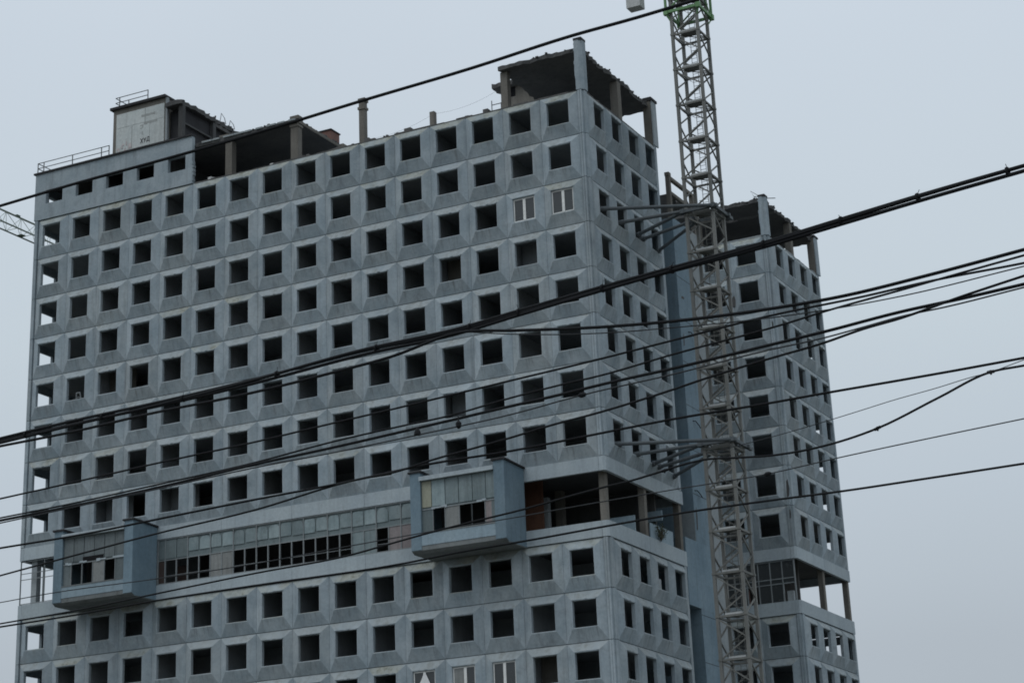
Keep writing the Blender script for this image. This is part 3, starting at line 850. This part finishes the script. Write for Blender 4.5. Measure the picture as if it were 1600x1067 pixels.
# ------------------------------------------------------------------ tower crane beside the side face
CX0, CX1, CY0, CY1 = 4.42, 6.40, 6.45, 8.45
PITCH = 2.81
crane = thing('tower_crane', 'grey lattice crane mast with green collar, tied to the building side by struts', 'crane', ((CX0+CX1)/2,(CY0+CY1)/2,0))
WC = wloc(crane)
h = PITCH; x0, x1, y0, y1 = CX0-WC.x, CX1-WC.x, CY0-WC.y, CY1-WC.y
ch = MB()
for x in (x0,x1):
    for y in (y0,y1): ch.box(x-.105,x+.105,y-.105,y+.105,.006,h-.006)
for x in (x0,x1):                       # joint sleeves
    for y in (y0,y1): ch.box(x-.135,x+.135,y-.135,y+.135,.006,.16)
for z in (.07,):
    w = .13
    ch.beam((x0,y0,z),(x1,y0,z),w).beam((x0,y1,z),(x1,y1,z),w).beam((x0,y0,z),(x0,y1,z),w).beam((x1,y0,z),(x1,y1,z),w)
def zig(a,b2,flip):
    (ax,ay),(bx,by) = (a,b2) if not flip else (b2,a)
    ch.beam((ax,ay,.1),(bx,by,h*.5),.09); ch.beam((bx,by,h*.5),(ax,ay,h-.06),.09)
w_ = .085
zig((x0,y0),(x1,y0),False); zig((x1,y0),(x1,y1),False); zig((x1,y1),(x0,y1),False); zig((x0,y1),(x0,y0),False)
ch.beam((x0,y0,.1),(x1,y1,.1),.06)
sec_me = ch.mesh('mast_section'); sec_me.materials.append(M['steel'])
lm = MB(); lx = x0+.75; ly = y1-.45
for dx in (0,.42): lm.beam((lx+dx,ly,.0),(lx+dx,ly,h),.035)
for i in range(9): lm.beam((lx,ly,.15+i*.31),(lx+.42,ly,.15+i*.31),.025)
for i in range(3):
    z = .5+i*.9; lm.beam((lx,ly,z),(lx-.12,ly-.5,z),.02); lm.beam((lx-.12,ly-.5,z),(lx+.54,ly-.5,z),.02); lm.beam((lx+.54,ly-.5,z),(lx+.42,ly,z),.02)
lad_me = lm.mesh('ladder'); lad_me.materials.append(M['steel'])
pm = MB().box(x0+.55,x1-.12,y0+.05,y1-.95,.13,.16)
pl_me = pm.mesh('platform'); pl_me.materials.append(M['steel'])
pm = MB().box(x0+.55,x1-.22,y0-.02,y0+.04,.15,.27)
kb_me = pm.mesh('kick_board'); kb_me.materials.append(M['plate'])
zj = Z0+6.89
nlo = int(zj//PITCH)
for i in range(-nlo, 2):
    z = zj + i*PITCH
    s = link('mast_section', sec_me, None, crane, (0,0,z))
    link('ladder', lad_me, None, s)
    link('platform', pl_me, None, s); link('kick_board', kb_me, None, s)
MB().box(CX0-1.2,CX1+1.2,CY0-1.2,CY1+1.2,0,zj-nlo*PITCH).build('footing', M['ballast'], crane)
# green climbing collar at the top and what it carries
ztop = zj + 2*PITCH
q = MB(); zc = Z0+8.75
a0,a1,b0,b1 = CX0-.28,CX1+.28,CY0-.28,CY1+.28
q.beam((a0,b0,zc),(a1,b0,zc),.15,.20).beam((a0,b1,zc),(a1,b1,zc),.15,.20).beam((a0,b0,zc),(a0,b1,zc),.15,.20).beam((a1,b0,zc),(a1,b1,zc),.15,.20)
for x in (a0,a1):
    for y in (b0,b1):
        q.box(x-.16,x+.16,y-.16,y+.16,zc-.22,zc+.2); q.beam((x,y,zc),(x,y,zc+6.5),.16)
for y in (b0,b1):
    for i in range(3): q.beam((a0,y,zc+i*2.1),(a1,y,zc+2.1+i*2.1),.09); q.beam((a0,y,zc+2.1+i*2.1),(a1,y,zc+2.1+i*2.1),.12)
for x in (a0,a1):
    for i in range(3): q.beam((x,b0,zc+2.1+i*2.1),(x,b1,zc+i*2.1),.09); q.beam((x,b0,zc+2.1+i*2.1),(x,b1,zc+2.1+i*2.1),.12)
for (xa,ya,xb,yb) in ((a0,b0,CX0,CY0),(a1,b0,CX1,CY0),(a0,b1,CX0,CY1),(a1,b1,CX1,CY1)):
    q.beam((xa,ya,zc-.15),(xb,yb,zc-.75),.10)
q.build('climbing_collar', M['green'], crane)
q = MB().tube([(5.41,7.45,zc+6.5),(5.41,7.45,zc+7.6)],1.2,16)
q.build('slewing_ring', M['dgreen'], crane)
q = MB()
for y in (6.9,8.0): q.beam((7,y,zc+7.8),(-3.2,y,zc+7.8),.25,.4)
for i in range(7): q.beam((6.5-i*1.55,6.9,zc+7.8),(6.5-i*1.55,8.0,zc+7.8),.12)
cj = q.build('counter_jib', M['green'], crane)
bl = MB().side_prism([(6.95,Z0+10.3),(7.85,Z0+10.3),(7.85,zc+7.55),(6.95,zc+7.55)],.72,1.82).build('ballast_block', M['ballast'], cj)
bl2 = MB().side_prism([(6.95,Z0+12.0),(7.95,Z0+12.0),(7.95,zc+7.55),(6.95,zc+7.55)],-1.0,.15).build('ballast_block', M['ballast'], cj)
# wall ties: a collar frame round the mast and five struts into the window openings
def tie(z, pts):
    q = MB(); t = .22; e_ = .16
    X0,X1,Y0,Y1 = CX0-e_-.05,CX1+e_+.05,CY0-e_-.05,CY1+e_+.05
    q.beam((X0-.1,Y0,z),(X1+.25,Y0,z),t).beam((X0-.1,Y1,z),(X1+.25,Y1,z),t).beam((X0,Y0,z),(X0,Y1,z),t).beam((X1,Y0-.2,z),(X1,Y1+.9,z),t)
    q.build('tie_frame', M['tie'], crane)
    for (p,e2) in pts:
        b_ = MB().tube([(p[0],p[1],z+p[2]),(e2[0],e2[1],z+e2[2])], .125, 10)
        d = (Vector((e2[0],e2[1],e2[2]))-Vector(p)).normalized()
        s = Vector((p[0],p[1],z+p[2]))+d*.25
        b_.tube([s-d*.3,s+d*.22],.19,10)
        e3 = Vector((e2[0],e2[1],z+e2[2])); b_.box(e3.x-.16,e3.x+.16,e3.y-.14,e3.y+.14,e3.z-.16,e3.z+.16)
        b_.build('tie_strut', M['tie'], crane)
def struts(dz):
    return [((-.25,2.05,-.18),(CX1+.15,CY0-.25,.02)), ((-.25,5.1,-.28),(CX0-.2,CY0-.25,0)), ((-.25,7.95,-.42),(CX0-.25,CY0-.1,.0)),
            ((-.25,8.85,-.45),(CX0-.25,CY1-.1,0)), ((-.25,11.75,-.55),(CX0-.2,CY1+.2,-.05))]
tie(Z0-6.82, struts(0)); tie(Z0-23.62, struts(0))

# ------------------------------------------------------------------ second crane behind the left end of the block
jz = Z0+6.0
jib = thing('tower_crane', 'green lattice crane jib showing in the sky behind the left edge of the tower block', 'crane', (-59.8,36,0))
tops, lo1, lo2 = MB(), MB(), MB()
ya, yb = -16, 48
tops.beam((-59.6,ya,jz+1.30),(-59.6,yb,jz+1.30),.12)
lo1.beam((-59.1,ya,jz),(-59.1,yb,jz),.10); lo2.beam((-60.4,ya,jz),(-60.4,yb,jz),.10)
for q in (tops,lo1,lo2): q.build('chord', M['jib'], jib)
lat = MB(); st = 2.0; n = int((yb-ya)/st)
for i in range(n):
    y = ya+i*st
    for x in (-59.1,-60.4):
        lat.beam((x,y,jz),(-59.6,y+st/2,jz+1.3),.035); lat.beam((-59.6,y+st/2,jz+1.3),(x,y+st,jz),.035)
    lat.beam((-59.1,y,jz),(-60.4,y,jz),.035); lat.beam((-59.1,y,jz),(-60.4,y+st,jz),.03)
lat.build('lattice', M['lgreen'], jib)
q = MB()
for i in range(4): q.box(-59.72,-59.48,ya+1+i*11-.2+3.5,ya+1+i*11+.25+3.5,jz+1.36,jz+1.46)
q.box(-60.45,-59.9,11.5,12.1,jz+.02,jz+.08)
q.build('pin_joint', M['dgreen'], jib, kind='stuff')
q = MB()
for dx in (-.8,.8):
    for dy in (-.8,.8): q.beam((-59.8+dx,36+dy,0),(-59.8+dx,36+dy,jz),.16)
for i in range(int(jz/2.6)):
    z = i*2.6
    for s_ in (-.8,.8):
        q.beam((-60.6,36+s_,z),(-59.0,36+s_,z+2.6),.08); q.beam((-59.8+s_,35.2,z),(-59.8+s_,36.8,z+2.6),.08)
q.build('mast', M['steel'], jib)

# ------------------------------------------------------------------ small loose things
rope = MB()
pts = []
for (p,q_,sag) in (((-18.45,1.0,Z0+2.0),(-12.7,1.0,Z0+2.75),.35),((-12.7,1.0,Z0+2.75),(-7.2,1.0,Z0+3.4),.35)):
    for i in range(9):
        t = i/8; pts.append((p[0]+(q_[0]-p[0])*t, p[1], p[2]+(q_[2]-p[2])*t - sag*4*t*(1-t)))
tag(rope.tube(pts,.007,4).build('rope', M['cable2']), 'thin slack rope strung along the roof edge between the bare columns', 'rope')
q = MB()
q.beam((-7.75,.8,Z0+1.5),(-7.75,.8,Z0+2.55),.05); q.beam((-7.75,.8,Z0+2.2),(-6.95,.8,Z0+2.2),.05); q.beam((-8.35,.8,Z0+1.5),(-8.2,.8,Z0+1.85),.08); q.beam((-7.0,.8,Z0+1.5),(-7.0,.8,Z0+2.25),.04)
tag(q.build('guard_rail', M['rail']), 'small bent metal guard rail beside the bare column at the roof canopy', 'railing')
# shrub rooted on the sill of the open storey
bush = thing('shrub', 'small scrubby bush growing on the ledge of the open storey at the side face', 'bush', (-.12, 8.6, Z0-29.25))
rr = random.Random(6); tw = MB(); lf = MB()
for i in range(20):
    t = rr.uniform(-1.3,1.3); L = rr.uniform(.5,1.25)
    p = Vector((-.12,8.6,Z0-29.25)); e_ = p+Vector((rr.uniform(-.05,.22),t*.75,L))
    mid = p.lerp(e_,.5)+Vector((.04,0,.1)); tw.tube([p,mid,e_],[.025,.018,.008],5)
    for j in range(22):
        c = p.lerp(e_,rr.uniform(.35,1.08))+Vector((rr.gauss(0,.07),rr.gauss(0,.11),rr.gauss(0,.08)))
        a = Vector((rr.gauss(0,1),rr.gauss(0,1),rr.gauss(0,1))).normalized()*rr.uniform(.03,.07); b2 = a.orthogonal().normalized()*rr.uniform(.02,.04)
        lf.poly([c-a,c+b2,c+a,c-b2],[(0,1,2,3)])
tw.build('stem', M['bark'], bush); lf.build('foliage', M['leaf'], bush)
q = MB(); x = colx(11); z = row_z(10)
q.poly([(x-.70,.05,z-.62),(x+.76,.05,z-.66),(x+.04,.07,z+.83),(x+.12,-.03,z-.1)],[(0,3,2),(0,1,3),(3,1,2)])
me_o = q.build('plastic_sheet', M['sheet']); tag(me_o, 'white triangular plastic sheet hanging loose in a window frame at the bottom edge', 'sheet')
sm = me_o.modifiers.new('thickness','SOLIDIFY'); sm.thickness = .012
q = MB(); x = colx(1); z = row_z(4)
q.beam((x-.28,.5,z-.86),(x-.20,.42,z-.22),.07).beam((x+.22,.5,z-.86),(x+.12,.42,z-.22),.07).beam((x-.22,.42,z-.24),(x+.14,.42,z-.24),.07).beam((x-.26,.47,z-.6),(x+.18,.47,z-.6),.05)
tag(q.build('wooden_frame', M['frame']), 'small pale frame leaning inside an empty window near the left edge of the block', 'frame')

# ------------------------------------------------------------------ overhead cables (world coordinates, metres)
CABLES = {
    'W1': (0.0166, [(-1.334,-105.746,10.202),(38.555,-108.719,10.202),(41.547,-108.942,10.202),(42.719,-109.029,10.202),(43.837,-109.113,10.18),(45.108,-109.207,10.168),(46.403,-109.304,10.18),(47.743,-109.404,10.183),(48.845,-109.486,10.211),(49.504,-109.535,10.2),(50.11,-109.58,10.202),(53.102,-109.803,10.211),(92.991,-112.777,10.211)]),
    'W2': (0.0263, [(-0.193,-102.68,7.359),(39.289,-109.092,7.359),(42.25,-109.573,7.302),(43.413,-109.762,7.279),(44.508,-109.94,7.245),(45.738,-110.14,7.228),(46.975,-110.341,7.232),(48.133,-110.529,7.194),(48.64,-110.611,7.209),(49.528,-110.755,7.227),(50.223,-110.868,7.233),(51.1,-111.011,7.239),(51.796,-111.124,7.264),(52.46,-111.231,7.287),(53.217,-111.354,7.302),(56.178,-111.835,7.358),(95.661,-118.248,7.358)]),
    'W2b': (0.0136, [(-0.131,-102.747,7.361),(39.352,-109.159,7.361),(42.31,-109.64,7.226),(43.424,-109.821,7.174),(44.387,-109.977,7.155),(45.78,-110.203,7.096),(46.7,-110.353,7.089),(47.372,-110.462,7.095),(48.13,-110.585,7.151),(48.664,-110.672,7.048),(49.533,-110.813,6.886),(50.213,-110.923,6.784),(51.07,-111.062,6.691),(51.721,-111.168,6.649),(52.399,-111.278,6.65),(53.145,-111.399,6.666),(56.105,-111.88,6.73),(95.588,-118.293,6.73)]),
    'W3': (0.005, [(48.131,-110.585,7.156),(48.662,-110.671,7.017),(49.548,-110.815,6.831),(50.209,-110.923,6.731),(51.063,-111.061,6.62),(51.536,-111.138,6.575),(52.191,-111.245,6.54),(53.128,-111.397,6.544),(56.089,-111.878,6.558),(95.572,-118.29,6.558)]),
    'W4': (0.0123, [(-4.837,-98.688,8.315),(34.821,-103.911,8.315),(37.795,-104.303,8.302),(39.272,-104.498,8.295),(40.668,-104.682,8.294),(42.245,-104.889,8.278),(43.436,-105.046,8.289),(44.292,-105.159,8.292),(45.783,-105.355,8.307),(47.156,-105.536,8.32),(48.066,-105.656,8.34),(49.217,-105.808,8.363),(50.303,-105.951,8.338),(50.997,-106.042,8.338),(51.989,-106.173,8.302),(54.962,-106.564,8.302),(94.619,-111.788,8.302)]),
    'W4b': (0.0113, [(-4.531,-95.695,8.212),(34.697,-103.513,8.212),(37.637,-104.099,8.102),(38.91,-104.353,8.054),(40.694,-104.708,8.011),(42.344,-105.037,7.98),(43.579,-105.283,7.993),(44.603,-105.487,7.974),(45.303,-105.627,7.953),(46.202,-105.806,7.98),(46.867,-105.939,7.984),(47.369,-106.039,7.976),(48.284,-106.221,8.006),(49.652,-106.494,8.029),(50.067,-106.576,8.051),(50.941,-106.751,8.071),(51.366,-106.835,8.083),(52.179,-106.997,8.102),(55.121,-107.584,8.169),(94.349,-115.402,8.169)]),
    'W5': (0.0168, [(-4.399,-98.293,7.965),(35.158,-104.224,7.965),(38.125,-104.669,7.902),(39.308,-104.846,7.876),(40.98,-105.097,7.86),(42.54,-105.331,7.869),(43.716,-105.507,7.857),(44.923,-105.688,7.858),(46.238,-105.886,7.863),(46.882,-105.982,7.865),(47.515,-106.077,7.872),(48.259,-106.189,7.867),(49.383,-106.357,7.88),(50.02,-106.453,7.887),(50.869,-106.58,7.91),(51.451,-106.667,7.902),(52.091,-106.763,7.902),(55.058,-107.208,7.902),(94.616,-113.14,7.902)]),
    'W6': (0.0081, [(-3.903,-98.839,7.731),(35.651,-104.798,7.731),(38.617,-105.245,7.702),(40.047,-105.461,7.688),(41.395,-105.664,7.675),(42.914,-105.893,7.664),(44.058,-106.065,7.631),(45.187,-106.235,7.614),(46.508,-106.434,7.605),(47.399,-106.568,7.639),(48.475,-106.731,7.639),(49.568,-106.895,7.663),(50.186,-106.989,7.658),(50.594,-107.05,7.675),(51.026,-107.115,7.694),(51.426,-107.175,7.687),(52.204,-107.292,7.702),(55.17,-107.739,7.759),(94.723,-113.699,7.759)]),
    'W7': (0.0126, [(-4.574,-89.73,7.736),(33.581,-101.737,7.736),(36.443,-102.637,7.702),(38.306,-103.224,7.679),(40.016,-103.762,7.65),(41.89,-104.351,7.59),(43.595,-104.888,7.604),(44.39,-105.138,7.561),(44.852,-105.283,7.577),(45.448,-105.471,7.575),(46.119,-105.682,7.574),(46.693,-105.863,7.582),(47.36,-106.073,7.571),(48.318,-106.374,7.588),(48.725,-106.502,7.605),(49.508,-106.749,7.619),(50.171,-106.957,7.62),(50.605,-107.094,7.643),(51.017,-107.224,7.642),(51.643,-107.42,7.679),(52.291,-107.624,7.702),(55.151,-108.524,7.8),(93.306,-120.531,7.8)]),
    'W8': (0.0138, [(-4.951,-101.582,7.644),(34.96,-104.242,7.644),(37.953,-104.441,7.602),(39.405,-104.538,7.581),(40.64,-104.621,7.598),(42.135,-104.72,7.616),(43.551,-104.815,7.624),(44.115,-104.852,7.643),(44.631,-104.887,7.651),(45.75,-104.961,7.627),(46.718,-105.026,7.636),(47.772,-105.096,7.645),(48.906,-105.171,7.624),(49.64,-105.22,7.619),(50.337,-105.267,7.609),(50.999,-105.311,7.603),(51.682,-105.356,7.602),(54.675,-105.556,7.602),(94.587,-108.216,7.602)]),
    'W9': (0.0136, [(-8.469,-86.455,8.132),(29.97,-97.521,8.132),(32.85,-98.35,8.002),(34.98,-98.963,7.905),(36.939,-99.527,7.856),(39.096,-100.149,7.799),(41.067,-100.716,7.729),(41.774,-100.919,7.748),(42.588,-101.154,7.769),(43.451,-101.402,7.774),(44.007,-101.562,7.772),(45.563,-102.01,7.805),(45.945,-102.12,7.802),(46.342,-102.234,7.819),(46.78,-102.36,7.842),(47.064,-102.442,7.839),(47.523,-102.575,7.768),(47.97,-102.703,7.699),(48.851,-102.957,7.659),(49.446,-103.128,7.71),(50.246,-103.358,7.885),(50.898,-103.546,8.023),(51.289,-103.659,8.002),(54.168,-104.487,8.002),(92.607,-115.553,8.002)]),
    'W10': (0.0145, [(-8.388,-97.755,7.502),(31.54,-100.154,7.502),(34.535,-100.334,7.502),(36.139,-100.431,7.502),(37.669,-100.523,7.522),(39.416,-100.628,7.513),(41.918,-100.778,7.489),(42.845,-100.834,7.521),(43.842,-100.894,7.53),(45.1,-100.969,7.555),(46.106,-101.03,7.567),(47.346,-101.104,7.547),(48.331,-101.163,7.519),(49.427,-101.229,7.509),(50.603,-101.3,7.502),(53.598,-101.48,7.502),(93.526,-103.879,7.502)]),
    'W11': (0.0078, [(-8.737,-95.682,8.002),(31.078,-99.519,8.002),(34.064,-99.807,8.002),(35.186,-99.915,8.005),(37.371,-100.125,7.936),(39.197,-100.301,7.902),(40.92,-100.467,7.915),(42.694,-100.638,7.914),(43.581,-100.724,7.903),(44.085,-100.772,7.904),(45.066,-100.867,7.906),(46.012,-100.958,7.9),(47.371,-101.089,7.887),(48.331,-101.181,7.931),(49.501,-101.294,7.97),(50.698,-101.41,8.002),(53.683,-101.697,8.081),(93.499,-105.534,8.081)]),
    'W12': (0.0047, [(47.155,-102.552,7.882),(48.026,-102.803,7.884),(48.938,-103.066,7.915),(49.32,-103.176,7.935),(49.687,-103.281,7.956),(50.285,-103.453,7.973),(50.641,-103.556,7.992),(50.919,-103.636,7.998),(51.318,-103.751,8.038),(54.187,-104.577,8.329),(92.626,-115.643,8.329)]),
}
CAB = {
 'W1': ('cable', 'highest black cable, crossing the sky over the roofline and past the crane collar'),
 'W2': ('cable', 'thickest black cable bundle climbing across the whole facade to the upper right sky'),
 'W2b': ('cable', 'black cable clinging under the thick bundle at left, sagging away from it at right'),
 'W3': ('cable2', 'thin grey line leaving the thick bundle just below the sagging cable'),
 'W4': ('cable', 'single cable next below the thick bundle on the left half of the facade'),
 'W4b': ('cable', 'thin cable lying just above the heavier bunched cable near the corner pier'),
 'W5': ('cable', 'heaviest of the three bunched cables running just above the left blue bay'),
 'W6': ('cable2', 'thin line carrying the small cone and insulator fittings under the bunched cables'),
 'W7': ('cable', 'cable crossing another left of the right blue bay and rising more steeply'),
 'W8': ('cable', 'cable crossing another left of the right blue bay, then flatter above the lower struts'),
 'W9': ('cable', 'kinked cable passing just below the lower struts and bending up in the right sky'),
 'W10': ('cable', 'lowest cable in the right sky, crossing the parapet of the open corner storey'),
 'W11': ('cable2', 'thin faint line across the open corner storey with a small lump by the crane'),
 'W12': ('cable2', 'thin wavy wire beside the rear tower, joining the kinked cable at a clamp'),
}
def spline(P, n=5):
    P = [Vector(p) for p in P]; out = []
    for i in range(len(P)-1):
        p0 = P[max(i-1,0)]; p1 = P[i]; p2 = P[i+1]; p3 = P[min(i+2,len(P)-1)]
        # chord-length tangents keep uneven spacing smooth
        t01 = max((p1-p0).length,1e-6); t12 = max((p2-p1).length,1e-6); t23 = max((p3-p2).length,1e-6)
        m1 = ((p2-p1)/t12 if i == 0 else ((p1-p0)/t01*t12+(p2-p1)/t12*t01)/(t01+t12))*t12
        m2 = ((p2-p1)/t12 if i == len(P)-2 else ((p2-p1)/t12*t23+(p3-p2)/t23*t12)/(t12+t23))*t12
        for k in range(n):
            t = k/n; t2 = t*t; t3 = t2*t
            out.append(p1*(2*t3-3*t2+1)+m1*(t3-2*t2+t)+p2*(-2*t3+3*t2)+m2*(t3-t2))
    out.append(P[-1]); return out
cab_obj = {}
for nme,(r,P) in CABLES.items():
    mn, lab = CAB[nme]
    path = spline(P, 6)
    if nme == 'W2':
        # three sheathed cables laid up together
        root = thing('cable_bundle', lab, 'cable', P[0], 'overhead cables')
        L = 0; dist = [0]
        for i in range(1,len(path)): dist.append(dist[-1]+(path[i]-path[i-1]).length)
        dense = spline(path, 4); d = [0]
        for i in range(1,len(dense)): d.append(d[-1]+(dense[i]-dense[i-1]).length)
        for s in range(3):
            pts = []
            for p,u in zip(dense,d):
                ph = u*.33 + s*2.094; rad = r*(.85+.30*math.sin(u*.55+s*1.7))
                pts.append(p+Vector((-.85*math.sin(ph)*rad*.4,.5*math.sin(ph)*rad*.4,math.cos(ph)*rad)))
            MB().tube(pts, r*.60, 8).build('cable_strand', M['cable'], root, smooth=True)
        w = MB(); rr = random.Random(3)
        for i in range(10,len(dense)-6,23):
            p = dense[i]; dv = (dense[i+1]-p).normalized()
            w.tube([p-dv*.008,p+dv*.008],r*1.35,10)
            if rr.random()<.9: w.tube([p+Vector((0,0,r)),p+Vector((rr.uniform(-.02,.02),0,r+rr.uniform(.02,.05)))],.0025,4)
        w.build('cable_tie', M['cable'], root, kind='stuff')
        cab_obj[nme] = root
    else:
        o = MB().tube(path, r, 7).build('overhead_cable', M[mn], smooth=True)
        tag(o, lab, 'cable', 'overhead cables')
        cab_obj[nme] = o
def clamp(nme, i, f, kind):
    P = CABLES[nme][1]; p = Vector(P[i]).lerp(Vector(P[i+1]), f); d = (Vector(P[i+1])-Vector(P[i])).normalized()
    q = MB()
    if kind == 'clamp':
        q.tube([p-d*.04,p+d*.04],.019,8).beam(p+Vector((0,0,-.03)),p+Vector((0,0,.02)),.018)
    elif kind == 'cone':
        q.tube([p+Vector((0,0,.0)),p+Vector((0,0,.035)),p+Vector((0,0,.085))],[.042,.036,.010],8)
    elif kind == 'insulator':
        q.tube([p+Vector((0,0,.10)),p+Vector((0,0,.045))],.008,6).tube([p+Vector((0,0,.06)),p+Vector((0,0,.03)),p+Vector((0,0,-.01)),p+Vector((0,0,-.03))],[.010,.034,.030,.010],8)
    else:
        q.tube([p-d*.05,p-d*.02,p+d*.02,p+d*.045]+[],[.012,.028,.027,.012],8)
    q.build('cable_fitting', M['cable'], cab_obj[nme])
clamp('W6',7,.05,'cone'); clamp('W6',7,.47,'insulator'); clamp('W6',9,0,'lump')
clamp('W9',19,0,'clamp'); clamp('W9',21,0,'clamp'); clamp('W11',12,0,'lump')
clamp('W9',13,.3,'clamp')
